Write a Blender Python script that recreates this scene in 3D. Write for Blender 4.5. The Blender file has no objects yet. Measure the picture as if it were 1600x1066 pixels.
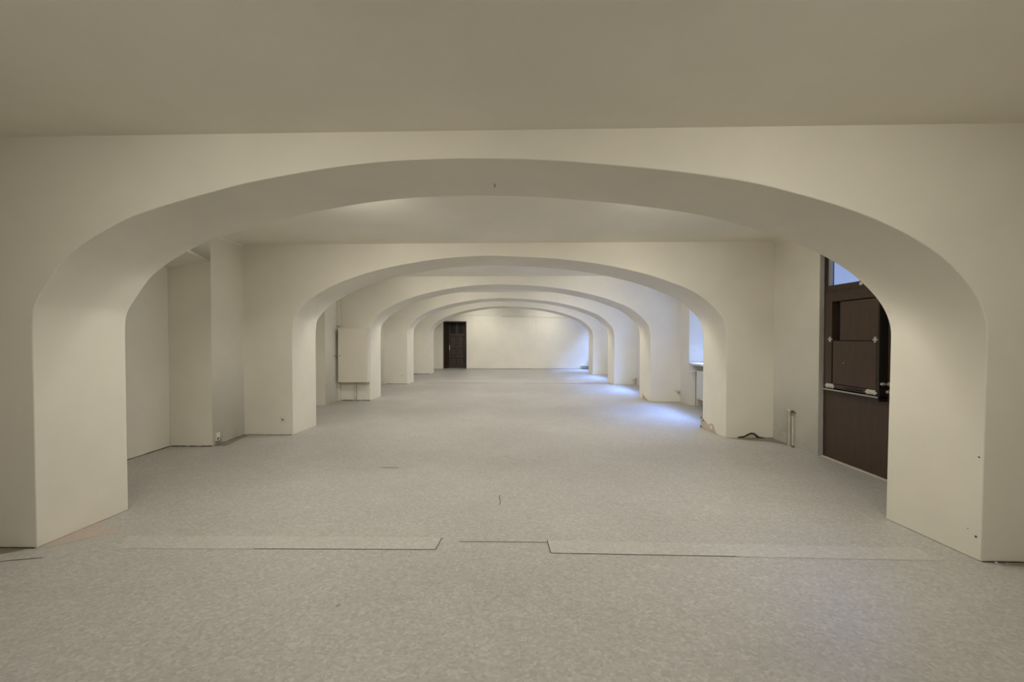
import bpy, bmesh, math, random
from mathutils import Vector, Matrix

SC = bpy.context.scene
COL = SC.collection
R = math.radians
random.seed(7)

# ------------------------------------------------------------------ camera
cam = bpy.data.cameras.new('camera')
cam.sensor_width = 36.0
cam.lens = 755 / 1600 * 36.0
cam.shift_x = -2 / 1600
cam.shift_y = 0.0039
cam.clip_start = 0.05
cam_o = bpy.data.objects.new('camera', cam)
COL.objects.link(cam_o)
cam_o.location = (0, 0, 1.6)
cam_o.rotation_euler = (R(90 - 1.0), 0, 0)
SC.camera = cam_o
SC.view_settings.view_transform = 'Standard'
SC.view_settings.look = 'None'
SC.view_settings.gamma = 1.0
SC.view_settings.use_curve_mapping = False
SC.view_settings.exposure = 0.0

# ------------------------------------------------------------------ world: pale bluish overcast sky
W = bpy.data.worlds.new('sky')
SC.world = W
W.use_nodes = True
nt = W.node_tree
bgn = nt.nodes['Background']
tc = nt.nodes.new('ShaderNodeTexCoord')
nz = nt.nodes.new('ShaderNodeTexNoise'); nz.inputs['Scale'].default_value = 3.0; nz.inputs['Detail'].default_value = 4
cr = nt.nodes.new('ShaderNodeValToRGB')
cr.color_ramp.elements[0].position = .4; cr.color_ramp.elements[0].color = (.30, .40, .72, 1)
cr.color_ramp.elements[1].position = .7; cr.color_ramp.elements[1].color = (.50, .60, .90, 1)
nt.links.new(tc.outputs['Generated'], nz.inputs['Vector'])
nt.links.new(nz.outputs['Fac'], cr.inputs['Fac'])
nt.links.new(cr.outputs['Color'], bgn.inputs['Color'])
bgn.inputs['Strength'].default_value = 1.0

LAMP_COL = (1.0, .965, .885)
DAY_COL = (.23, .41, 1.0)
LAMP_P = 34.0
SKY_P = 9000.0


def area(name, loc, direction, sx, sy, power, col, spread=180, parent=None):
    l = bpy.data.lights.new(name, 'AREA')
    l.shape = 'RECTANGLE'; l.size = sx; l.size_y = sy
    l.energy = power; l.color = col; l.spread = R(spread)
    o = bpy.data.objects.new(name, l)
    COL.objects.link(o)
    o.location = loc
    o.rotation_euler = Vector(direction).to_track_quat('-Z', 'Y').to_euler()
    if parent: o.parent = parent
    return o


# open sky above the courtyard outside the right-hand windows: one long strip
area('courtyard_sky', (6.3, 17.4, 6.8), (-1, 0, -1.9), 16.2, 4.0, SKY_P, DAY_COL, 100)

# ------------------------------------------------------------------ helpers
def mesh_obj(name, verts, faces, mat, parent=None, smooth=False, loc=(0, 0, 0)):
    me = bpy.data.meshes.new(name)
    me.from_pydata([tuple(v) for v in verts], [], faces)
    me.update()
    if mat: me.materials.append(mat)
    if smooth:
        for p in me.polygons: p.use_smooth = True
    o = bpy.data.objects.new(name, me)
    o.location = loc
    COL.objects.link(o)
    if parent: o.parent = parent
    return o


class MB:
    def __init__(s): s.v = []; s.f = []
    def quad(s, a, b, c, d):
        n = len(s.v); s.v += [a, b, c, d]; s.f.append((n, n + 1, n + 2, n + 3)); return s
    def poly(s, pts):
        n = len(s.v); s.v += list(pts); s.f.append(tuple(range(n, n + len(pts)))); return s
    def box(s, x0, x1, y0, y1, z0, z1):
        n = len(s.v)
        s.v += [(x, y, z) for z in (z0, z1) for (x, y) in ((x0, y0), (x1, y0), (x1, y1), (x0, y1))]
        for f in ((0, 3, 2, 1), (4, 5, 6, 7), (0, 1, 5, 4), (1, 2, 6, 5), (2, 3, 7, 6), (3, 0, 4, 7)):
            s.f.append(tuple(n + i for i in f))
        return s
    def tube(s, pts, r, seg=10):
        pts = [Vector(p) for p in pts]
        rr = r if isinstance(r, (list, tuple)) else [r] * len(pts)
        n0 = len(s.v)
        for i, p in enumerate(pts):
            if i == 0: t = pts[1] - pts[0]
            elif i == len(pts) - 1: t = pts[-1] - pts[-2]
            else: t = (pts[i + 1] - p).normalized() + (p - pts[i - 1]).normalized()
            if t.length < 1e-9: t = Vector((0, 0, 1))
            t.normalize()
            up = Vector((0, 0, 1)) if abs(t.z) < .9 else Vector((1, 0, 0))
            a = t.cross(up).normalized(); b = t.cross(a).normalized()
            for k in range(seg):
                an = 2 * math.pi * k / seg
                q = p + a * math.cos(an) * rr[i] + b * math.sin(an) * rr[i]
                s.v.append(tuple(q))
        for i in range(len(pts) - 1):
            for k in range(seg):
                a0 = n0 + i * seg + k; a1 = n0 + i * seg + (k + 1) % seg
                s.f.append((a0, a1, a1 + seg, a0 + seg))
        s.f.append(tuple(n0 + k for k in range(seg))[::-1])
        s.f.append(tuple(n0 + (len(pts) - 1) * seg + k for k in range(seg)))
        return s
    def build(s, name, mat, parent=None, bevel=0, smooth=False, loc=(0, 0, 0), fix=True):
        o = mesh_obj(name, s.v, s.f, mat, parent, smooth, loc)
        if fix:
            bm = bmesh.new(); bm.from_mesh(o.data)
            bmesh.ops.recalc_face_normals(bm, faces=bm.faces[:])
            bm.to_mesh(o.data); bm.free()
        if bevel:
            m = o.modifiers.new('bevel', 'BEVEL'); m.width = bevel; m.segments = 2
            m.limit_method = 'ANGLE'; m.angle_limit = R(40); m.harden_normals = True
            for p in o.data.polygons: p.use_smooth = True
        elif smooth:
            try:
                o.data.set_sharp_from_angle(angle=R(40))
            except Exception:
                pass
        return o


def structure(o): o['kind'] = 'structure'; return o


def empty(name, loc, rz=0):
    o = bpy.data.objects.new(name, None); COL.objects.link(o)
    o.empty_display_size = .1
    o.location = loc; o.rotation_euler = (0, 0, rz)
    return o


def tag(o, label, cat, group=None):
    o['label'] = label; o['category'] = cat
    if group: o['group'] = group
    return o


# ------------------------------------------------------------------ materials
def principled(name, col, rough=.6, spec=.3, metal=0):
    m = bpy.data.materials.new(name); m.use_nodes = True
    b = m.node_tree.nodes['Principled BSDF']
    b.inputs['Base Color'].default_value = (*col, 1)
    b.inputs['Roughness'].default_value = rough
    b.inputs['Specular IOR Level'].default_value = spec
    b.inputs['Metallic'].default_value = metal
    return m, m.node_tree, b


def noise(t, scale, detail=3, rough=.5, vec=None, dist=0):
    n = t.nodes.new('ShaderNodeTexNoise')
    n.inputs['Scale'].default_value = scale; n.inputs['Detail'].default_value = detail
    n.inputs['Roughness'].default_value = rough; n.inputs['Distortion'].default_value = dist
    if vec is not None: t.links.new(vec, n.inputs['Vector'])
    return n


def ramp(t, fac, stops):
    r = t.nodes.new('ShaderNodeValToRGB')
    while len(r.color_ramp.elements) < len(stops): r.color_ramp.elements.new(.5)
    for e, (p, c) in zip(r.color_ramp.elements, stops):
        e.position = p; e.color = (*c, 1)
    t.links.new(fac, r.inputs['Fac'])
    return r


def mix(t, a, b, fac, mode='MIX'):
    m = t.nodes.new('ShaderNodeMix'); m.data_type = 'RGBA'; m.blend_type = mode
    for sock, val in ((m.inputs[0], fac), (m.inputs[6], a), (m.inputs[7], b)):
        if hasattr(val, 'is_linked') or hasattr(val, 'links'): t.links.new(val, sock)
        elif isinstance(val, (int, float)): sock.default_value = val
        else: sock.default_value = (*val, 1)
    return m.outputs[2]


def bump(t, b, height, strength, distance):
    n = t.nodes.new('ShaderNodeBump')
    n.inputs['Strength'].default_value = strength; n.inputs['Distance'].default_value = distance
    t.links.new(height, n.inputs['Height']); t.links.new(n.outputs['Normal'], b.inputs['Normal'])


def make_plaster(name, col, rough=.75, var=.04, wob=.010):
    m, t, b = principled(name, col, rough, .25)
    g = t.nodes.new('ShaderNodeNewGeometry').outputs['Position']
    n1 = noise(t, .9, 4, .6, g)
    c1 = tuple(min(1, c * (1 + var)) for c in col); c0 = tuple(c * (1 - var) for c in col)
    r1 = ramp(t, n1.outputs['Fac'], [(.35, c0), (.65, c1)])
    # scattered scuffs, a few shades darker
    n2 = noise(t, 5.5, 6, .7, g, .4)
    r2 = ramp(t, n2.outputs['Fac'], [(.74, (1, 1, 1)), (.84, (.92, .91, .88))])
    t.links.new(mix(t, r1.outputs['Color'], r2.outputs['Color'], 1.0, 'MULTIPLY'), b.inputs['Base Color'])
    a = noise(t, 2.2, 2, .5, g); c = noise(t, 60, 3, .6, g)
    mm = t.nodes.new('ShaderNodeMath'); mm.operation = 'MULTIPLY_ADD'
    t.links.new(c.outputs['Fac'], mm.inputs[0]); mm.inputs[1].default_value = .06
    t.links.new(a.outputs['Fac'], mm.inputs[2])
    bump(t, b, mm.outputs[0], .3, wob * .4)
    return m


M = {}
M['plaster'] = make_plaster('cream_wall_paint', (.765, .725, .62))
M['ceiling'] = make_plaster('ceiling_paint', (.85, .81, .70), .85, .03)
M['raw'] = make_plaster('unpainted_plaster', (.42, .39, .33), .95, .15, .03)


def make_floor(name, tint, fleck=1.0):
    m, t, b = principled(name, (.5, .5, .5), .42, .4)
    g = t.nodes.new('ShaderNodeNewGeometry').outputs['Position']
    w = noise(t, 18, 2, .5, g)
    # warp coordinates so the chips are ragged
    vm = t.nodes.new('ShaderNodeVectorMath'); vm.operation = 'MULTIPLY_ADD'
    t.links.new(w.outputs['Color'], vm.inputs[0]); vm.inputs[1].default_value = (.035, .035, 0)
    t.links.new(g, vm.inputs[2])
    v = t.nodes.new('ShaderNodeTexVoronoi'); v.inputs['Scale'].default_value = 58
    t.links.new(vm.outputs[0], v.inputs['Vector'])
    sep = t.nodes.new('ShaderNodeSeparateColor'); t.links.new(v.outputs['Color'], sep.inputs[0])
    T = lambda k: tuple(x * k for x in tint)
    r = ramp(t, sep.outputs[0], [(0, T(.86)), (.35, T(.97)), (.75, T(1.03)), (1, T(1.17))])
    col = mix(t, tint, r.outputs['Color'], fleck)
    n1 = noise(t, .7, 5, .6, g)
    r1 = ramp(t, n1.outputs['Fac'], [(.3, (.93, .92, .91)), (.7, (1.07, 1.07, 1.07))])
    col = mix(t, col, r1.outputs['Color'], 1.0, 'MULTIPLY')
    n3 = noise(t, 3.0, 6, .75, g, .6)
    r3 = ramp(t, n3.outputs['Fac'], [(.66, (1, 1, 1)), (.76, (.80, .79, .77))])
    col = mix(t, col, r3.outputs['Color'], 1.0, 'MULTIPLY')
    t.links.new(col, b.inputs['Base Color'])
    rr = t.nodes.new('ShaderNodeMapRange'); rr.inputs['To Min'].default_value = .34; rr.inputs['To Max'].default_value = .55
    t.links.new(n3.outputs['Fac'], rr.inputs[0]); t.links.new(rr.outputs[0], b.inputs['Roughness'])
    nb = noise(t, 30, 3, .6, g)
    bump(t, b, nb.outputs['Fac'], .25, .004)
    return m


M['floor'] = make_floor('mottled_vinyl', (.47, .452, .42))
M['floor_light'] = make_floor('pale_vinyl_patch', (.52, .50, .465), .8)
M['seam'] = principled('dark_seam', (.10, .09, .08), .8)[0]
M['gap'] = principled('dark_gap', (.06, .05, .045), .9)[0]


def make_wood(name, col, rough=.42, axis='Z', scale=1.0):
    m, t, b = principled(name, col, rough, .4)
    tcn = t.nodes.new('ShaderNodeTexCoord').outputs['Object']
    mp = t.nodes.new('ShaderNodeMapping'); t.links.new(tcn, mp.inputs['Vector'])
    mp.inputs['Scale'].default_value = {'Z': (14, 14, 1.2), 'Y': (14, 1.2, 14)}[axis]
    n = noise(t, 2.2 * scale, 5, .6, mp.outputs[0], .5)
    r = ramp(t, n.outputs['Fac'], [(.3, tuple(c * .82 for c in col)), (.7, tuple(c * 1.18 for c in col))])
    t.links.new(r.outputs['Color'], b.inputs['Base Color'])
    bump(t, b, n.outputs['Fac'], .15, .002)
    return m


M['wood'] = make_wood('dark_brown_wood', (.048, .029, .018))
M['wood_red'] = make_wood('reddish_brown_wood', (.058, .034, .022))
M['wood_old'] = make_wood('old_dark_varnished_wood', (.040, .027, .017), .38)
M['black'] = principled('black_edge', (.012, .010, .009), .6)[0]
M['steel'] = principled('brushed_steel', (.62, .60, .56), .35, .5, .8)[0]
M['white_metal'] = principled('white_hinge_metal', (.62, .60, .54), .45, .5, .2)[0]
M['white'] = principled('white_plastic', (.72, .70, .63), .45, .4)[0]
M['paint'] = make_plaster('cream_gloss_paint', (.70, .655, .55), .45, .02, .003)
M['paint_pipe'] = principled('cream_pipe_paint', (.66, .62, .52), .4, .4)[0]
M['grey_paint'] = principled('grey_enamel', (.36, .36, .33), .5, .4)[0]
M['win_frame'] = principled('white_window_paint', (.70, .70, .68), .4, .4)[0]
M['rust'] = principled('corroded_metal', (.16, .11, .08), .8, .3, .3)[0]
M['brick'] = make_plaster('crumbled_plaster', (.50, .43, .35), .95, .12, .03)
M['cavity'] = principled('dark_cavity', (.055, .038, .028), .95)[0]

gm = bpy.data.materials.new('window_glass'); gm.use_nodes = True
t = gm.node_tree; t.nodes.clear()
o_ = t.nodes.new('ShaderNodeOutputMaterial'); mx = t.nodes.new('ShaderNodeMixShader')
tr = t.nodes.new('ShaderNodeBsdfTransparent'); tr.inputs[0].default_value = (.93, .95, .97, 1)
gl = t.nodes.new('ShaderNodeBsdfGlossy'); gl.inputs['Roughness'].default_value = .05
lw_ = t.nodes.new('ShaderNodeLayerWeight'); fr = t.nodes.new('ShaderNodeMath'); fr.operation = 'POWER'
t.links.new(lw_.outputs['Facing'], fr.inputs[0]); fr.inputs[1].default_value = 4.0
t.links.new(fr.outputs[0], mx.inputs[0]); t.links.new(tr.outputs[0], mx.inputs[1])
t.links.new(gl.outputs[0], mx.inputs[2]); t.links.new(mx.outputs[0], o_.inputs[0])
M['glass'] = gm

dm = bpy.data.materials.new('lamp_diffuser'); dm.use_nodes = True
b = dm.node_tree.nodes['Principled BSDF']
b.inputs['Base Color'].default_value = (.8, .78, .7, 1)
b.inputs['Emission Color'].default_value = (*LAMP_COL, 1); b.inputs['Emission Strength'].default_value = .8
M['diffuser'] = dm

# ------------------------------------------------------------------ dimensions
SL = -.032                      # the cross walls stand very slightly askew
ARCH_Y = [-.69, 3.51, 7.71, 11.93, 16.18, 20.5]
TH = .81
XL, XR = -4.38, 4.09            # side wall faces
H = 3.09
Y0, Y1 = -4.6, 24.0


def yat(y, x): return y + SL * x


P1 = [(-3.60, 0), (-3.604, .8), (-3.607, 1.533), (-3.603, 1.72), (-3.584, 1.835), (-3.523, 1.945), (-3.376, 2.154), (-3.227, 2.277), (-3.009, 2.408), (-2.813, 2.497),
      (-2.516, 2.589), (-2.187, 2.675), (-1.985, 2.724), (-1.746, 2.769), (-1.427, 2.821), (-1.20, 2.85), (-0.955, 2.872),
      (-0.683, 2.885), (-0.38, 2.890), (-0.05, 2.884), (0.2, 2.873), (0.451, 2.855), (0.962, 2.805), (1.302, 2.762), (1.608, 2.712), (1.81, 2.669),
      (2.195, 2.562), (2.449, 2.474), (2.613, 2.405), (2.795, 2.312), (3.013, 2.168), (3.182, 1.998), (3.281, 1.848), (3.331, 1.70),
      (3.338, 1.56), (3.328, .8), (3.318, 0)]
P2 = [(-3.575, 0), (-3.577, .8), (-3.576, 1.60), (-3.565, 1.80), (-3.529, 1.942), (-3.36, 2.143), (-3.202, 2.258), (-3.0, 2.372), (-2.793, 2.468), (-2.464, 2.586), (-2.126, 2.679),
      (-1.878, 2.732), (-1.444, 2.807), (-1.043, 2.855), (-0.479, 2.886), (-0.02, 2.876), (0.69, 2.833), (1.366, 2.747), (1.869, 2.643),
      (2.2, 2.555), (2.5, 2.450), (2.75, 2.35), (2.949, 2.235), (3.159, 2.058), (3.299, 1.880), (3.348, 1.70), (3.356, 1.55), (3.355, .8), (3.352, 0)]


def densify(P, n=3):
    """Catmull-Rom through the profile so the intrados is a smooth curve"""
    out = []
    N = len(P)
    for i in range(N - 1):
        p0 = P[max(i - 1, 0)]; p1 = P[i]; p2 = P[i + 1]; p3 = P[min(i + 2, N - 1)]
        for k in range(n):
            u = k / n
            q = []
            for d in (0, 1):
                # centripetal-ish: limit tangents for very uneven spacing
                m1 = (p2[d] - p0[d]) * .5; m2 = (p3[d] - p1[d]) * .5
                L = math.dist(p1, p2); La = math.dist(p0, p1) or L; Lb = math.dist(p2, p3) or L
                m1 *= min(1, 2 * L / (L + La)); m2 *= min(1, 2 * L / (L + Lb))
                h00 = 2 * u**3 - 3 * u**2 + 1; h10 = u**3 - 2 * u**2 + u; h01 = -2 * u**3 + 3 * u**2; h11 = u**3 - u**2
                q.append(h00 * p1[d] + h10 * m1 + h01 * p2[d] + h11 * m2)
            out.append(tuple(q))
    out.append(P[-1])
    return out


def arch_wall(n, P, y):
    P = densify(P)
    xo0, xo1 = XL - .02, XR + .02
    top = H + .02
    fr = [(x, yat(y, x), z) for x, z in P]
    def bk(x, z):
        xx = -.12 + (x + .12) * .986
        zz = z - .035 * max(0, min(1, (z - 1.5) / .6))
        return (xx, yat(y, xx) + TH, zz)
    ba = [bk(x, z) for x, z in P]
    verts = fr + ba
    N = len(P)
    fo = [(xo1, yat(y, xo1), 0), (xo1, yat(y, xo1), top), (xo0, yat(y, xo0), top), (xo0, yat(y, xo0), 0)]
    bo = [(xo1, yat(y, xo1) + TH, 0), (xo1, yat(y, xo1) + TH, top), (xo0, yat(y, xo0) + TH, top), (xo0, yat(y, xo0) + TH, 0)]
    verts += fo + bo
    f = [tuple(list(range(N)) + [2 * N, 2 * N + 1, 2 * N + 2, 2 * N + 3]),
         tuple(list(range(2 * N - 1, N - 1, -1)) + [2 * N + 7, 2 * N + 6, 2 * N + 5, 2 * N + 4])]
    for i in range(N - 1): f.append((i, i + N, i + 1 + N, i + 1))
    a = 2 * N
    f += [(a, a + 4, a + 5, a + 1), (a + 1, a + 5, a + 6, a + 2), (a + 2, a + 6, a + 7, a + 3), (a, N - 1, 2 * N - 1, a + 4), (a + 3, a + 7, N, 0)]
    o = mesh_obj('wall_arch_%d' % n, verts, f, M['plaster'])
    bm = bmesh.new(); bm.from_mesh(o.data)
    bmesh.ops.recalc_face_normals(bm, faces=bm.faces[:])
    bm.to_mesh(o.data); bm.free()
    for p in o.data.polygons: p.use_smooth = True
    m = o.modifiers.new('bevel', 'BEVEL'); m.width = .009; m.segments = 3
    m.limit_method = 'ANGLE'; m.angle_limit = R(45); m.harden_normals = True
    return structure(o)


arches = []
for i, y in enumerate(ARCH_Y):
    arches.append(arch_wall(i, P1 if i < 2 else P2, y))

# ------------------------------------------------------------------ floor and ceiling
fl = structure(MB().box(XL - 1.2, XR + .74, Y0 - .3, Y1 + 1.6, -.12, 0).build('floor', M['floor']))
cb = MB()
cv = .03
sec = [(XL - .25, H + .0)]
prof = [(XL - .02, H - cv - .02)]
for k in range(7):
    a = R(90) * k / 6
    prof.append((XL + cv - cv * math.cos(a), H - cv + cv * math.sin(a)))
for k in range(7):
    a = R(90) * k / 6
    prof.append((XR - cv + cv * math.sin(a), H - cv + cv * math.cos(a)))
prof.append((XR + .02, H - cv - .02))
for a, c in zip(prof[:-1], prof[1:]):
    cb.quad((a[0], Y0 - .2, a[1]), (c[0], Y0 - .2, c[1]), (c[0], Y1 + .3, c[1]), (a[0], Y1 + .3, a[1]))
cb.box(XL - 1.2, XR + .50, Y0 - .3, Y1 + 1.6, H + .03, H + .2)
ce = cb.build('ceiling', M['ceiling'], fix=False)
bm = bmesh.new(); bm.from_mesh(ce.data); bmesh.ops.remove_doubles(bm, verts=bm.verts[:], dist=1e-5)
bm.to_mesh(ce.data); bm.free()
structure(ce)


# ------------------------------------------------------------------ side walls with niches
def niche_arc(ya, yb, zs, rise, n=10):
    out = []
    for k in range(n + 1):
        u = k / n
        out.append((ya + (yb - ya) * u, zs + rise * 4 * u * (1 - u)))
    return out


def side_wall(name, X, sgn, openings, depth, extra=None):
    """skin of a thick wall: face at X, niches sink by depth in direction sgn.
    opening = dict(y0,y1,zs,rise, d, back='solid'|'open'|'window', sill)"""
    m = MB()
    cur = Y0
    for o in openings:
        y0, y1, zs, rise = o['y0'], o['y1'], o['zs'], o['rise']
        m.quad((X, cur, 0), (X, y0, 0), (X, y0, H), (X, cur, H))
        arc = niche_arc(y0, y1, zs, rise)
        d = o.get('d', depth); Xb = X + sgn * d
        drop = o.get('drop', 0)
        m.poly([(X, y, z) for y, z in arc] + [(X, y1, H), (X, y0, H)])
        ex = o.get('splay', 0)
        yb0, yb1 = y0 + ex, y1 - ex
        arcb = niche_arc(yb0, yb1, zs - drop, rise)
        for a, b_, c, e in zip(arc[:-1], arc[1:], arcb[:-1], arcb[1:]):
            m.quad((X, a[0], a[1]), (X, b_[0], b_[1]), (Xb, e[0], e[1]), (Xb, c[0], c[1]))
        m.quad((X, y0, 0), (X, y0, zs), (Xb, yb0, zs - drop), (Xb, yb0, 0))
        m.quad((X, y1, 0), (X, y1, zs), (Xb, yb1, zs - drop), (Xb, yb1, 0))
        if o['back'] == 'solid':
            m.poly([(Xb, y, z) for y, z in arcb] + [(Xb, yb1, 0), (Xb, yb0, 0)])
        elif o['back'] == 'window':
            m.quad((Xb, yb0, 0), (Xb, yb1, 0), (Xb, yb1, o['sill']), (Xb, yb0, o['sill']))
        cur = y1
    m.quad((X, cur, 0), (X, Y1 + .25, 0), (X, Y1 + .25, H), (X, cur, H))
    ob = m.build(name, M['plaster'], fix=False)
    bm = bmesh.new(); bm.from_mesh(ob.data)
    bmesh.ops.remove_doubles(bm, verts=bm.verts[:], dist=1e-5)
    bm.to_mesh(ob.data); bm.free()
    mm = ob.modifiers.new('bevel', 'BEVEL'); mm.width = .008; mm.segments = 2
    mm.limit_method = 'ANGLE'; mm.angle_limit = R(45); mm.harden_normals = True
    for p in ob.data.polygons: p.use_smooth = True
    return structure(ob)


BAYC = [6.08 + 4.23 * (k - 1) for k in range(0, 6)]     # bay centres along the hall
left_op = [dict(y0=c - .93, y1=c + .93, zs=2.69, rise=.07, back='solid', drop=.10) for c in BAYC]
side_wall('wall_left', XL, -1, left_op, .62)

D_Y0, D_Y1 = 5.10, 6.46
right_op = []
for k, c in enumerate(BAYC):
    if k == 1:
        right_op.append(dict(y0=D_Y0, y1=D_Y1, zs=2.86, rise=0.0, back='open', d=.062))
    else:
        right_op.append(dict(y0=c - .95, y1=c + .93, zs=2.82, rise=.07, back='solid' if k == 0 else 'window', sill=1.0, d=.42, splay=.10))
side_wall('wall_right', XR, 1, right_op, .66)


# end walls
def end_wall(name, y, door=None):
    m = MB()
    x0, x1 = XL - .03, XR + .03
    if door is None:
        m.quad((x0, yat(y, x0), 0), (x1, yat(y, x1), 0), (x1, yat(y, x1), H + .02), (x0, yat(y, x0), H + .02))
    else:
        a, b_, h = door
        m.poly([(x0, yat(y, x0), 0), (a, yat(y, a), 0), (a, yat(y, a), h), (b_, yat(y, b_), h), (b_, yat(y, b_), 0), (x1, yat(y, x1), 0),
                (x1, yat(y, x1), H + .02), (x0, yat(y, x0), H + .02)])
    return structure(m.build(name, M['plaster'], fix=False))


RD = (-3.49, -2.33, 2.36)                     # rear door opening
end_wall('wall_back', Y1 - .02, RD)
end_wall('wall_front', Y0 + .1)

# ------------------------------------------------------------------ windows in the right wall (bays 0, 2..5)
wi = 0
for k, c in enumerate(BAYC):
    if k < 2: continue
    wi += 1
    y0, y1 = c - .95 + .10, c + .93 - .10
    Xw = XR + .42
    z0, z1 = 1.0, 2.82
    root = structure(empty('window_%d' % wi, (Xw, (y0 + y1) / 2, z0)))
    hw = (y1 - y0) / 2
    f = MB()
    f.box(-.03, .05, -hw, -hw + .07, 0, z1 - z0 + .06)
    f.box(-.03, .05, hw - .07, hw, 0, z1 - z0 + .06)
    f.box(-.028, .048, -hw + .07, hw - .07, 0, .08)
    f.box(-.028, .048, -hw + .07, hw - .07, z1 - z0 - .04, z1 - z0 + .06)
    f.box(-.035, .045, -.045, .045, .08, z1 - z0 - .04)
    if k:
        f.box(-.026, .046, -hw + .07, -.045, 1.15, 1.20)
        f.box(-.026, .046, .045, hw - .07, 1.15, 1.20)
    f.build('window_frame', M['win_frame'], root, bevel=.004)
    for (a, b_) in ((-hw + .07, -.045), (.045, hw - .07)):
        for (za, zb) in ((.08, 1.15), (1.20, z1 - z0 - .04)):
            MB().box(.006, .012, a, b_, za, zb).build('pane', M['glass'], root)
    MB().box(-.42 - .02, -.03, -hw - .06, hw + .06, -.045, 0).build('window_sill', M['win_frame'], root, bevel=.006)

# ------------------------------------------------------------------ lamps: a pair of battens behind every arch, under the ceiling
def make_lamp(x, y, label):
    root = empty('ceiling_lamp', (x, y, H))
    tag(root, label, 'lamp', 'batten lamps under the ceiling behind the arches')
    MB().box(-.62, .62, -.06, .06, -.05, 0).build('housing', M['white'], root, bevel=.004)
    return root


lamp = make_lamp(0, 0, '')
MB().box(-.60, .60, -.045, .045, -.075, -.05).build('diffuser', M['diffuser'], lamp, bevel=.004)
first = True
ORD = ['entrance', 'nearest', 'second', 'third', 'fourth', 'farthest']
for k, y in enumerate(ARCH_Y):
    for sx, side in ((-1.62, 'left'), (1.68, 'right')):
        if first: o = lamp; first = False
        else:
            o = lamp.copy(); COL.objects.link(o)
            for ch in lamp.children:
                c = ch.copy(); COL.objects.link(c); c.parent = o
        o.location = (sx, yat(y, sx) + TH + .22, H)
        o['label'] = 'white batten lamp under the ceiling behind the %s arch, on the %s' % (ORD[k], side)
        q = LAMP_P * (.6 if k == 5 else 1)
        area('lamp_light', (sx, yat(y, sx) + TH + .25, H - .10), (0, .26, -1), 1.2, .09, q * (.85 if k == 5 else 1.0), LAMP_COL, 180)
        area('lamp_beam', (sx, yat(y, sx) + TH + .30, H - .10), (0, 1, -.16 if k == 5 else -.30), .9, .07, q * (.17 if k == 5 else .16), LAMP_COL, 68 if k == 5 else 80)

# ------------------------------------------------------------------ floor repairs and seams
def floor_strip(name, pts, mat, z=.0015):
    return mesh_obj(name, [(x, y, z) for x, y in pts], [tuple(range(len(pts)))], mat, fl)


# replaced strip of vinyl under the first arch (left run, right run), a bare run between them
floor_strip('floor_patch', [(-2.98, 3.62), (-.583, 3.598), (-.565, 3.818), (-3.1, 3.86)], M['floor_light'])
floor_strip('floor_patch', [(.276, 3.54), (3.05, 3.42), (3.05, 3.63), (.268, 3.765)], M['floor_light'])


def seam(pts, w=.006):
    m = MB()
    for (a, b_) in zip(pts[:-1], pts[1:]):
        d = Vector((b_[0] - a[0], b_[1] - a[1], 0)).normalized(); n = Vector((-d.y, d.x, 0)) * w / 2
        m.quad((a[0] - n.x, a[1] - n.y, .0025), (b_[0] - n.x, b_[1] - n.y, .0025), (b_[0] + n.x, b_[1] + n.y, .0025), (a[0] + n.x, a[1] + n.y, .0025))
    return m.build('floor_seam', M['seam'], fl, fix=False)


seam([(-1.95, 3.612), (-1.2, 3.606), (-.583, 3.598), (-.565, 3.818)], .007)
seam([(-.42, 3.74), (-.10, 3.735), (.10, 3.73), (.268, 3.725)], .006)
seam([(.266, 3.765), (.276, 3.54), (.9, 3.515), (1.62, 3.485)], .007)
seam([(-.13, 4.55), (-.125, 4.66), (-.135, 4.72), (-.14, 4.84)], .007)
seam([(-3.0, 16.62), (-1.6, 16.60), (-.9, 16.58)], .06)
seam([(.35, 16.52), (1.8, 16.47), (3.3, 16.40)], .06)
seam([(-1.62, 5.86), (-1.5, 5.87), (-1.40, 5.85)], .015)
seam([(-1.05, 2.83), (-1.035, 2.86)], .006)
seam([(-3.9, 3.30), (-3.6, 3.42), (-3.40, 3.47)], .008)


# dark gap along the wall feet, its shadow line painted in as dark strips
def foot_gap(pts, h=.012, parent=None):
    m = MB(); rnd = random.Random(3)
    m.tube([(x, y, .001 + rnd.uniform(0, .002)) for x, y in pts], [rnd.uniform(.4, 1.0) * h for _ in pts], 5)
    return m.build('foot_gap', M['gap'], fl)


def line(a, b_, n=14):
    return [(a[0] + (b_[0] - a[0]) * i / n, a[1] + (b_[1] - a[1]) * i / n) for i in range(n + 1)]


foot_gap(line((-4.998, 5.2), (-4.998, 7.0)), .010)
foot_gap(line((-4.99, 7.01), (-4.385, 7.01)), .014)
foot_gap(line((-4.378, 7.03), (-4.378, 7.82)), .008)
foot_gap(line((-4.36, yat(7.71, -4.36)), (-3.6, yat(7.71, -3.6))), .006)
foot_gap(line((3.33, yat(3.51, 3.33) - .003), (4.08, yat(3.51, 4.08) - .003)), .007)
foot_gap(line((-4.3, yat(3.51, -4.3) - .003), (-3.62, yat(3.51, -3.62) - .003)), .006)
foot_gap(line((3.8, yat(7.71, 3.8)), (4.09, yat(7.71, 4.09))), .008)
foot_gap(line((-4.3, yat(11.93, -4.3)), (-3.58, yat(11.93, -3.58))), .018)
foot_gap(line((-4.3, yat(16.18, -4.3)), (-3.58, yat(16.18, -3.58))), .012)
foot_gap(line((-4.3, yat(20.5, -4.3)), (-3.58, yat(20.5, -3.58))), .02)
foot_gap(line((-2.3, yat(23.975, -2.3)), (4.0, yat(23.975, 4.0)), 20), .015)


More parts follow.
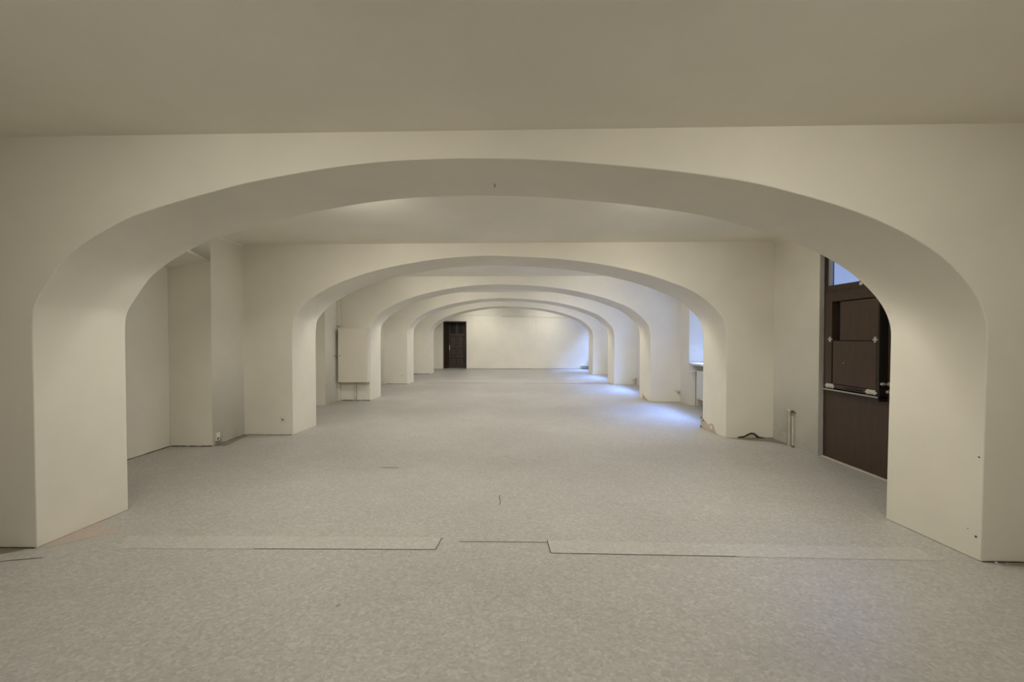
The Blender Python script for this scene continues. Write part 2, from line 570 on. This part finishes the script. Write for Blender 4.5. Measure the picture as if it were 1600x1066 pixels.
# ------------------------------------------------------------------ crumbled plaster (part of the walls it breaks out of)
def blob_patch(name, origin, u, v, outline, mat, parent, off):
    """irregular shallow flake lying on a wall plane; outline in metres along u, v"""
    u = Vector(u); v = Vector(v); n = u.cross(v).normalized() * off
    o = Vector(origin)
    base = [o + u * a + v * c for a, c in outline]
    cx = sum(a for a, c in outline) / len(outline); cy = sum(c for a, c in outline) / len(outline)
    inner = [o + u * (cx + (a - cx) * .86) + v * (cy + (c - cy) * .86) + n for a, c in outline]
    N = len(outline)
    verts = base + inner
    faces = [(i, (i + 1) % N, (i + 1) % N + N, i + N) for i in range(N)] + [tuple(range(N, 2 * N))]
    return mesh_obj(name, verts, faces, mat, parent)


A2 = arches[2]
o = (3.55, yat(7.71, 3.55) - .001, 0)
blob_patch('plaster_hole', o, (1, SL, 0), (0, 0, 1), [(-.02, .0), (0.0, .02), (.09, .035), (.15, .07), (.20, .088), (.245, .082), (.29, .05), (.32, .025), (.40, .012), (.44, .0)], M['cavity'], A2, .003)
blob_patch('plaster_chip', (3.62, yat(7.71, 3.62) - .008, 0), (1, SL, 0), (0, 0, 1), [(.0, .0), (.05, .022), (.11, .055), (.15, .06), (.19, .035), (.21, .0)], M['brick'], A2, .006)
# jamb of the second arch, right side: flaked plaster along the foot
ux = (-.06, 1, 0)
jb = (3.350, 7.62, 0)
blob_patch('flaked_plaster', jb, ux, (0, 0, 1), [(.26, .0), (.85, .0), (.86, .17), (.80, .20), (.74, .16), (.66, .14), (.60, .10), (.52, .12), (.46, .145), (.38, .13), (.33, .05)], M['brick'], A2, -.004)
blob_patch('plaster_pit', (3.337, 7.62, 0), ux, (0, 0, 1), [(.38, .045), (.45, .05), (.49, .09), (.45, .12), (.40, .10)], M['paint'], A2, -.006)
for a, c, s in ((.80, .185, .016), (.72, .15, .014), (.82, .03, .016)):
    blob_patch('plaster_pit', (3.334, 7.62, 0), ux, (0, 0, 1), [(a - s, c - s), (a + s, c - s * .6), (a + s * .8, c + s), (a - s * .5, c + s * .8)], M['cavity'], A2, -.006)
# jamb of the third arch, right side: slit and rough foot
A3 = arches[3]
blob_patch('cable_slit', (3.352, 12.0, 0), (-.06, 1, 0), (0, 0, 1), [(.14, .09), (.19, .09), (.19, .26), (.15, .27)], M['cavity'], A3, -.006)
blob_patch('flaked_plaster', (3.352, 11.85, 0), (-.06, 1, 0), (0, 0, 1), [(.02, .0), (.55, .0), (.55, .14), (.40, .10), (.25, .06)], M['brick'], A3, -.004)
# dents and a nail in the first arch
A1 = arches[1]
for (x, y, z, s) in ((3.318, 3.44, .165, .006), (3.319, 3.50, .20, .004), (3.322, 3.43, .74, .005)):
    blob_patch('nail_hole', (x - .001, y, z), (0, 1, 0), (0, 0, 1), [(-s, -s), (s, -s), (s, s), (-s, s)], M['cavity'], A1, -.004)
for (y, z) in ((3.95, 1.585),):
    blob_patch('nail_hole', (-3.605, y, z), (0, 1, 0), (0, 0, 1), [(-.007, -.006), (.007, -.006), (.007, .006), (-.007, .006)], M['cavity'], A1, .004)

# worn dirt on the vinyl at the feet of the piers
def stain(outline, mat, z=.0012):
    return mesh_obj('floor_stain', [(x, y, z) for x, y in outline], [tuple(range(len(outline)))], mat, fl)


M['dirt'] = make_floor('dirty_vinyl', (.27, .235, .19), .5)
M['dirt_pale'] = make_floor('worn_pinkish_vinyl', (.50, .43, .37), .5)
stain([(-4.36, 3.64), (-4.36, 3.40), (-4.1, 3.46), (-3.92, 3.52), (-3.80, 3.50), (-3.70, 3.57), (-3.66, 3.62)], M['dirt'])
stain([(3.42, 3.39), (3.50, 3.34), (3.66, 3.31), (3.80, 3.33), (4.05, 3.24), (4.06, 3.36)], M['dirt'])
stain([(-3.60, 3.66), (-3.52, 3.62), (-3.42, 3.76), (-3.30, 3.84), (-3.26, 3.98), (-3.34, 4.05), (-3.42, 3.98), (-3.50, 4.12), (-3.575, 4.2)], M['dirt_pale'])
stain([(3.40, 7.56), (3.62, 7.42), (3.9, 7.30), (4.06, 7.02), (4.08, 7.2), (4.08, 7.55), (3.85, 7.58)], M['dirt'])
stain([(-4.36, 7.04), (-4.2, 7.02), (-4.22, 7.3), (-4.28, 7.78), (-4.36, 7.82)], M['dirt'])

# loose crumbs
crumbs = [(3.40, 3.375, 'white plaster crumb on the floor at the foot of the nearest right pier'),
          (3.46, 3.36, 'grey plaster crumb beside the foot of the nearest right pier'),
          (3.22, 8.30, 'plaster crumb on the floor below the flaked foot of the second right pier'),
          (3.70, 7.50, 'plaster crumb in front of the hole at the foot of the second right pier wall')]
for i, (x, y, lab) in enumerate(crumbs):
    bm = bmesh.new(); bmesh.ops.create_icosphere(bm, subdivisions=1, radius=.010 + .003 * (i % 2))
    rnd = random.Random(i)
    for v in bm.verts:
        v.co *= rnd.uniform(.7, 1.25); v.co.z *= .6
    zmin = min(v.co.z for v in bm.verts)
    for v in bm.verts: v.co.z -= zmin
    me = bpy.data.meshes.new('plaster_crumb'); bm.to_mesh(me); bm.free(); me.materials.append(M['white'] if i == 0 else M['brick'])
    c = bpy.data.objects.new('plaster_crumb', me); COL.objects.link(c); c.location = (x, y, .0005)
    tag(c, lab, 'plaster crumb')

# ------------------------------------------------------------------ door_1: brown entrance door in the right wall
XD = XR + .060                        # face of the leaf
dr = structure(empty('door_1', (XD, 5.75, 0)))
ly = lambda y: y - 5.75              # local y
# rough reveal strip (bare plaster) on the far side
rv = MB(); rnd = random.Random(5)
pts = []
N = 40
for i in range(N + 1):
    z = 2.86 * i / N
    pts.append((z, rnd.uniform(-.006, .004) + (.012 if 17 < i < 24 else 0)))
for (za, da), (zb, db) in zip(pts[:-1], pts[1:]):
    rv.quad((XR - XD - .002, ly(6.459), za), (XR - XD - .002, ly(6.459), zb), (-.004 + db - .004, ly(6.452), zb), (-.004 + da - .004, ly(6.452), za))
rv.build('reveal', M['raw'], dr, fix=False)
# frame (around leaf and transom)
fr_ = MB()
fr_.box(-.001, .09, ly(6.395), ly(6.458), 0, 2.86)
fr_.box(-.001, .09, ly(5.10), ly(5.155), 0, 2.86)
fr_.box(-.001, .09, ly(5.155), ly(6.395), 2.80, 2.86)
fr_.box(-.012, .09, ly(5.155), ly(6.394), 2.16, 2.265)
fr_.build('door_frame', M['wood'], dr, bevel=.004)
MB().box(.03, .036, ly(5.155), ly(6.36), 2.265, 2.80).build('pane', M['glass'], dr)
gb = MB(); gb.box(.012, .05, ly(6.355), ly(6.395), 2.265, 2.80); gb.build('glazing_bead', M['grey_paint'], dr, bevel=.003)
# leaf
MB().box(.0, .05, ly(5.158), ly(6.394), .012, 2.157).build('door_leaf', M['wood_red'], dr, bevel=.003)
MB().box(-.03, .06, ly(5.12), ly(6.45), 0, .011).build('threshold', M['paint_pipe'], dr, bevel=.002)
# raised hatch frame on the upper half
hf = MB()
hf.box(-.085, .0, ly(6.17), ly(6.30), .94, 2.158)            # far stile
hf.box(-.085, .0, ly(5.37), ly(6.17), 2.045, 2.158)          # top rail
hf.build('hatch_frame', M['wood'], dr, bevel=.003)
MB().box(-.097, .0, ly(5.345), ly(5.365), .875, 2.158).build('hatch_side', M['black'], dr, bevel=.002)
MB().box(-.090, -.001, ly(5.366), ly(5.395), 1.0, 2.045).build('hatch_stile', M['wood'], dr, bevel=.002)
MB().box(-.004, .0, ly(5.40), ly(6.17), 1.0, 2.044).build('hatch_recess', M['black'], dr)  # black sheet paints the shadow inside the slot beside the upper panel
MB().box(-.072, -.005, ly(5.398), ly(6.035), 1.552, 2.035).build('hatch_panel', M['wood_red'], dr, bevel=.003)
MB().box(-.094, -.005, ly(5.398), ly(6.130), 1.005, 1.546).build('hatch_panel', M['wood_red'], dr, bevel=.003)
# strip below with slot, and the ledge
ls = MB(); ls.box(-.088, .0, ly(5.367), ly(6.17), .945, .998); ls.build('hatch_rail', M['wood'], dr, bevel=.002)
MB().box(-.093, -.0882, ly(5.62), ly(5.90), .960, .980).build('slot', M['black'], dr)
MB().box(-.108, .0, ly(5.345), ly(6.28), .912, .930).build('ledge', M['black'], dr, bevel=.002)
MB().box(-.115, -.1082, ly(5.345), ly(6.28), .915, .932).build('ledge_edge', M['grey_paint'], dr, bevel=.002)


def hinge(y, z, n, big):
    m = MB()
    if big:
        m.box(-.093, -.0885, ly(y) - .055, ly(y) + .055, z - .020, z + .032)
        m.tube([(-.096, ly(y) - .06, z), (-.096, ly(y) + .06, z)], .007, 8)
        for s in (-1, 1):
            m.box(-.094, -.0885, ly(y) + s * .075 - .014, ly(y) + s * .075 + .014, z - .008, z + .012)
            m.box(-.0935, -.0885, ly(y) + s * .06 - .008, ly(y) + s * .06 + .008, z - .026, z + .034)
    else:
        for (a, c) in ((-.02, 0), (.004, .022), (.004, -.022), (.024, .0)):
            m.box(-.1015, -.084, ly(y) + a - .010, ly(y) + a + .010, z + c - .009, z + c + .009)
        m.tube([(-.098, ly(y), z - .028), (-.098, ly(y), z + .028)], .005, 8)
    return m.build(n, M['white_metal'], dr, bevel=.001)


hinge(6.19, .965, 'hinge', True)
hinge(5.475, .965, 'hinge', True)
hinge(6.185, 1.565, 'hinge', False)
hinge(5.41, 1.565, 'hinge', False)
# knobs on the near edge of the leaf
def knob(y, z, r, out):
    k = MB()
    k.tube([(0.0, ly(y), z), (-.006, ly(y), z), (-.007, ly(y), z), (-out * .6, ly(y), z), (-out * .62, ly(y), z), (-out * .8, ly(y), z), (-out, ly(y), z)],
           [r * 1.1, r * 1.1, r * .45, r * .4, r * .9, r, r * .55], 16)
    return k.build('door_knob', M['steel'], dr, smooth=True)
knob(5.322, 1.075, .021, .095)
k2 = MB().tube([(0, ly(5.288), 1.075), (-.01, ly(5.288), 1.075)], .026, 16).tube([(-.01, ly(5.288), 1.075), (-.035, ly(5.288), 1.075), (-.045, ly(5.288), 1.075)], [.011, .011, .017], 12)
k2.build('lock_rosette', M['steel'], dr, smooth=True)
k3 = MB().tube([(0, ly(5.300), .99), (-.012, ly(5.300), .99), (-.03, ly(5.300), .99), (-.05, ly(5.300), .99)], [.024, .024, .02, .014], 16)
k3.build('lock_rosette', M['steel'], dr, smooth=True)
MB().box(-.0165, -.0125, ly(5.735), ly(5.785), 2.215, 2.250).build('sticker', M['white'], dr)
MB().tube([(-.0945, ly(5.93), 1.275), (-.098, ly(5.93), 1.275)], .007, 8).build('screw_head', M['white_metal'], dr)

# ------------------------------------------------------------------ door_2: panelled door deep in the back wall
yb = Y1 - .02
d2 = structure(empty('door_2', (RD[0], yat(yb, RD[0]), 0)))
w = RD[1] - RD[0]; h = RD[2]; dp = .62
ys = SL * w
ix0, ix1 = .20, w - .13; ih = h - .02
m = MB()
m.quad((0, 0, 0), (0, 0, h), (ix0, dp, ih), (ix0, dp, 0))
m.quad((w, ys, 0), (w, ys, h), (ix1, dp, ih), (ix1, dp, 0))
m.quad((0, 0, h), (w, ys, h), (ix1, dp, ih), (ix0, dp, ih))
m.build('lining', M['wood_old'], d2, fix=False)
m = MB()
m.box(-.045, .0, -.02, .01, 0, h + .06); m.box(.0, w + .03, -.035, .012, h, h + .06)
m.build('casing', M['paint'], d2, bevel=.004)
m = MB()
m.box(.0, .045, -.012, .05, 0, h); m.box(w - .035, w, ys - .008, ys + .05, 0, h); m.box(.045, w - .035, -.02, .05, h - .05, h)
m.build('frame', M['wood_old'], d2, bevel=.004)
lf = MB(); lw = ix1 - ix0
lf.box(ix0, ix1, dp - .02, dp + .03, .01, ih)
lf.build('door_leaf', M['wood_old'], d2)


def panel(x0, x1, z0, z1, nm='panel'):
    q = MB(); y = dp - .02; e = .035
    q.quad((x0, y - .022, z0), (x1, y - .022, z0), (x1 - e, y - .004, z0 + e), (x0 + e, y - .004, z0 + e))
    q.quad((x0, y - .022, z1), (x1, y - .022, z1), (x1 - e, y - .004, z1 - e), (x0 + e, y - .004, z1 - e))
    q.quad((x0, y - .022, z0), (x0, y - .022, z1), (x0 + e, y - .004, z1 - e), (x0 + e, y - .004, z0 + e))
    q.quad((x1, y - .022, z0), (x1, y - .022, z1), (x1 - e, y - .004, z1 - e), (x1 - e, y - .004, z0 + e))
    g = .03
    q.box(x0 + e + g, x1 - e - g, y - .016, y - .001, z0 + e + g, z1 - e - g)
    q.build(nm, M['wood_old'], d2, fix=False)


xm = (ix0 + ix1) / 2
st = MB(); y = dp - .02
cols = ((ix0 + .07, xm - .035), (xm + .035, ix1 - .07))
rows = ((.13, .52), (.62, 1.02), (1.10, 1.62))
st.box(ix0, ix0 + .07, y - .022, y, .01, ih); st.box(ix1 - .07, ix1, y - .022, y, .01, ih); st.box(xm - .035, xm + .035, y - .022, y, .01, 1.72)
for z0, z1 in ((.01, .13), (.52, .62), (1.02, 1.10), (1.62, 1.74), (ih - .06, ih)):
    st.box(ix0 + .07, xm - .035, y - .0215, y, z0, z1); st.box(xm + .035, ix1 - .07, y - .0215, y, z0, z1)
st.build('stiles', M['wood_old'], d2, bevel=.003)
for c in cols:
    for r_ in rows: panel(c[0], c[1], r_[0], r_[1])
    MB().box(c[0] + .01, c[1] - .01, y - .006, y - .001, 1.76, ih - .07).build('transom_pane', M['black'], d2)
hp = MB(); hp.box(ix0 + .02, ix0 + .055, y - .028, y - .0225, .92, 1.16)
hp.build('handle_plate', M['steel'], d2, bevel=.002)
hh = MB().tube([(ix0 + .037, y - .028, 1.06), (ix0 + .037, y - .07, 1.06), (ix0 + .15, y - .075, 1.055)], .010, 8)
hh.build('door_handle', M['rust'], d2, smooth=True)
# masonry behind the recess, closing the opening
MB().box(-.2, w + .2, dp + .05, dp + .1, -.02, h + .2).build('backing', M['wood_old'], d2)

# ------------------------------------------------------------------ meter cupboard on the front of the third left pier
YB = yat(11.93, -3.9)
cx0, cx1 = -4.26, -3.56
cab = empty('meter_cupboard', ((cx0 + cx1) / 2, YB, .475))
tag(cab, 'cream painted metal cupboard hung on the left pier of the third arch', 'cupboard')
hw = (cx1 - cx0) / 2
MB().box(-hw + .01, hw, -.27, -.002, 0, 1.345).build('body', M['paint'], cab, bevel=.004)
dd = MB().box(-hw - .01, hw - .035, -.288, -.272, .012, 1.33).build('door', M['paint'], cab, bevel=.004)
MB().box(-hw - .006, -hw + .008, -.271, -.03, .01, 1.33).build('door_gap', M['gap'], cab)
MB().tube([(-.31, -.288, .665), (-.31, -.300, .665)], .010, 10).build('latch', M['rust'], dd)
lt = MB().box(-hw - .10, -hw + .015, -.296, -.289, .655, .672).box(-hw - .105, -hw - .09, -.300, -.285, .635, .69)
lt.build('latch_bar', M['grey_paint'], dd)
MB().box(hw - .036, hw - .001, -.276, -.2705, 0.0, 1.345).build('door_frame', M['paint'], cab, bevel=.002)
# cable below
cbm = MB().tube([(.0, -.06, 0), (-.02, -.05, -.10), (-.03, -.035, -.25), (-.045, -.03, -.40), (-.06, -.05, -.474)], .012, 8)
c_ = cbm.build('cable', M['paint_pipe'], cab, smooth=True)
MB().tube([(.02, -.05, 0), (.0, -.04, -.14), (.015, -.035, -.30), (-.01, -.04, -.473)], .008, 8).build('cable', M['grey_paint'], cab, smooth=True)

# boxed duct in the corner above the cupboard
duc = MB().box(-4.375, -4.29, yat(11.93, -4.33) - .09, yat(11.93, -4.33) + .0, 1.86, 3.0)
o = duc.build('pipe_casing', M['paint'], None, bevel=.008)
tag(o, 'narrow cream boxed duct rising in the corner above the cream cupboard', 'duct')
duc = MB().box(-4.375, -4.31, yat(11.93, -4.33) - .08, yat(11.93, -4.33) + .0, 0.003, .46)
o = duc.build('pipe_casing', M['paint'], None, bevel=.008)
tag(o, 'short cream boxed duct at floor level under the cream cupboard', 'duct')


# ------------------------------------------------------------------ sockets
def socket(name, loc, rz, label, w_=.085, double=False):
    r_ = empty(name, loc, rz)
    tag(r_, label, 'socket')
    MB().box(-w_ / 2, w_ / 2, -.014, 0, -.042, .042).build('plate', M['white'], r_, bevel=.005)
    MB().tube([(0, -.0142, 0), (0, -.017, 0)], [.027, .024], 18).build('insert', M['paint'], r_)
    MB().tube([(0, -.0172, 0), (0, -.018, 0)], .012, 16).build('opening', M['cavity'], r_)
    for s in (-1, 1):
        MB().box(s * .026 - .003, s * .026 + .003, -.018, -.0145, -.006, .006).build('earth_clip', M['steel'], r_)
    return r_


rz = math.atan(SL)
socket('wall_socket', (-3.735, yat(7.71, -3.735) - .001, .25), rz, 'white wall socket low on the left pier of the second arch')
socket('wall_socket', (-3.76, yat(16.18, -3.76) - .001, .275), rz, 'white wall socket low on the left pier of the fourth arch')
jb_ = empty('junction_box', (XL + .001, 7.10, .06), R(90))
tag(jb_, 'small white surface box low on the left wall beside the tall niche', 'junction box')
MB().box(-.035, .045, -.035, 0, .0, .125).build('body', M['paint'], jb_, bevel=.004)
MB().box(-.030, -.005, -.0375, -.0355, .012, .060).build('opening', M['cavity'], jb_)
MB().tube([(.02, -.04, .05), (.035, -.043, .02), (.05, -.03, -.02), (.03, -.01, -.058)], .006, 8).build('cable', M['grey_paint'], jb_, smooth=True)

# ------------------------------------------------------------------ capped radiator pipes by the brown door
pp = empty('radiator_pipe', (XR, 7.0, 0))
tag(pp, 'pair of cream capped heating pipes rising from the floor beside the brown door', 'pipe')
MB().tube([(-.045, .06, 0.002), (-.045, .06, .50)], .008, 10).build('riser', M['paint_pipe'], pp, smooth=True)
MB().tube([(-.045, -.035, 0.002), (-.045, -.035, .45)], .008, 10).build('riser', M['paint_pipe'], pp, smooth=True)
MB().tube([(-.05, .075, .515), (-.05, .045, .515), (-.05, .04, .515), (-.05, -.02, .515)], [.020, .020, .012, .012], 10).build('valve', M['white_metal'], pp, smooth=True)
MB().tube([(-.055, -.02, .515), (-.055, -.055, .515), (-.055, -.06, .515), (-.055, -.11, .505)], [.018, .018, .011, .009], 10).build('stub', M['rust'], pp, smooth=True)
for y_ in (.06, -.035):
    MB().tube([(-.045, y_, .0), (-.045, y_, .012), (-.045, y_, .020)], [.024, .022, .012], 12).build('collar', M['rust'] if y_ < 0 else M['grey_paint'], pp, smooth=True)

# ------------------------------------------------------------------ radiator in the window niche of the third bay
c = BAYC[2]
ra = empty('radiator', (XR + .10, c - .02, 0))
tag(ra, 'white panel radiator with standing pipes under the window of the third bay', 'radiator')
m = MB(); m.box(0, .025, -.72, .72, .18, .82); m.box(.055, .08, -.72, .72, .18, .82)
for i in range(24):
    yy = -.69 + i * .06
    m.box(-.010, .0, yy - .016, yy + .016, .21, .79)
m.build('panel', M['win_frame'], ra, bevel=.003)
MB().tube([(.04, .79, .0), (.04, .79, .74), (.04, .78, .77), (.04, .72, .78)], .011, 10).build('pipe', M['paint_pipe'], ra, smooth=True)
MB().tube([(.015, .83, .0), (.015, .83, .78)], .011, 10).build('pipe', M['grey_paint'], ra, smooth=True)
MB().tube([(.02, .80, .80), (-.02, .80, .80), (-.03, .80, .80), (-.10, .80, .80)], [.015, .015, .026, .022], 12).build('valve', M['white'], ra, smooth=True)

# ------------------------------------------------------------------ low heating pipes further back
y3 = yat(16.18, 4.0)
lp = empty('heating_pipe', (3.99, y3, 0))
tag(lp, 'low bent white heating pipe at the foot of the fourth arch right pier', 'pipe')
MB().tube([(.0, -.07, .002), (.0, -.07, .21), (.01, -.07, .225), (.04, -.06, .235), (.10, -.05, .22)], .018, 8).build('riser', M['white'], lp, smooth=True)
MB().tube([(.09, -.05, .002), (.09, -.05, .21)], .014, 8).build('return', M['grey_paint'], lp, smooth=True)
MB().tube([(-.01, -.07, .15), (-.05, -.07, .15)], .014, 8).build('tap', M['grey_paint'], lp, smooth=True)

y3 = yat(11.93, 4.03)
vp = empty('pipe_stub', (4.03, y3, .24))
tag(vp, 'small dark capped pipe stub on the right pier wall of the third arch', 'pipe')
MB().tube([(0, 0, 0), (0, -.05, 0), (0, -.055, 0), (0, -.08, 0)], [.018, .018, .03, .028], 10).build('cap', M['grey_paint'], vp, smooth=True)
MB().box(-.08, .05, -.012, -.001, .02, .045).build('bracket', M['white_metal'], vp, bevel=.002)

y5 = yat(Y1 - .02, 3.6)
lc = empty('low_convector', (3.66, y5 - .01, 0), rz)
tag(lc, 'low grey convector on the floor in the far right corner', 'heater')
MB().box(-.32, .36, -.14, -.0, .155, .18).build('top', M['white'], lc, bevel=.003)
m = MB(); m.box(-.30, .36, -.12, -.01, .03, .150)
for i in range(10): m.box(-.29 + i * .066, -.275 + i * .066, -.128, -.12, .035, .145)
m.build('body', M['grey_paint'], lc, bevel=.002)
for s in (-.26, .32): MB().box(s - .015, s + .015, -.10, -.03, .0, .03).build('foot', M['grey_paint'], lc)

# ------------------------------------------------------------------ conduits on the back wall
def conduit(x0, x1, z0, z1, r_, label):
    ya, yb_ = yat(Y1 - .02, x0) - r_ - .001, yat(Y1 - .02, x1) - r_ - .001
    m = MB()
    m.tube([(x0, ya, z0), ((x0 + x1) / 2, (ya + yb_) / 2, (z0 + z1) / 2 - (.004 if x0 != x1 else 0)), (x1, yb_, z1)], r_, 8)
    o = m.build('cable_conduit', M['paint_pipe'], None, smooth=True)
    return tag(o, label, 'conduit')


conduit(-3.0, 1.15, 2.645, 2.635, .012, 'long thin cream conduit running level high on the back wall from the dark door')
conduit(-.58, 3.2, 2.585, 2.545, .020, 'thicker cream conduit high on the back wall, running to the right')
conduit(1.14, 1.14, 1.75, 2.46, .011, 'short upright cream conduit on the back wall')

# ------------------------------------------------------------------ hook under the first arch
hk = empty('ceiling_hook', (-.155, 4.03, 2.868))
tag(hk, 'small dark hook under the crown of the nearest arch', 'hook')
MB().tube([(0, 0, .006), (0, 0, -.004)], [.012, .010], 10).build('plate', M['grey_paint'], hk)
MB().tube([(0, 0, 0), (0, 0, -.012), (.007, 0, -.018), (.008, 0, -.024), (0, 0, -.029), (-.007, 0, -.025)], .003, 6).build('hook', M['rust'], hk, smooth=True)
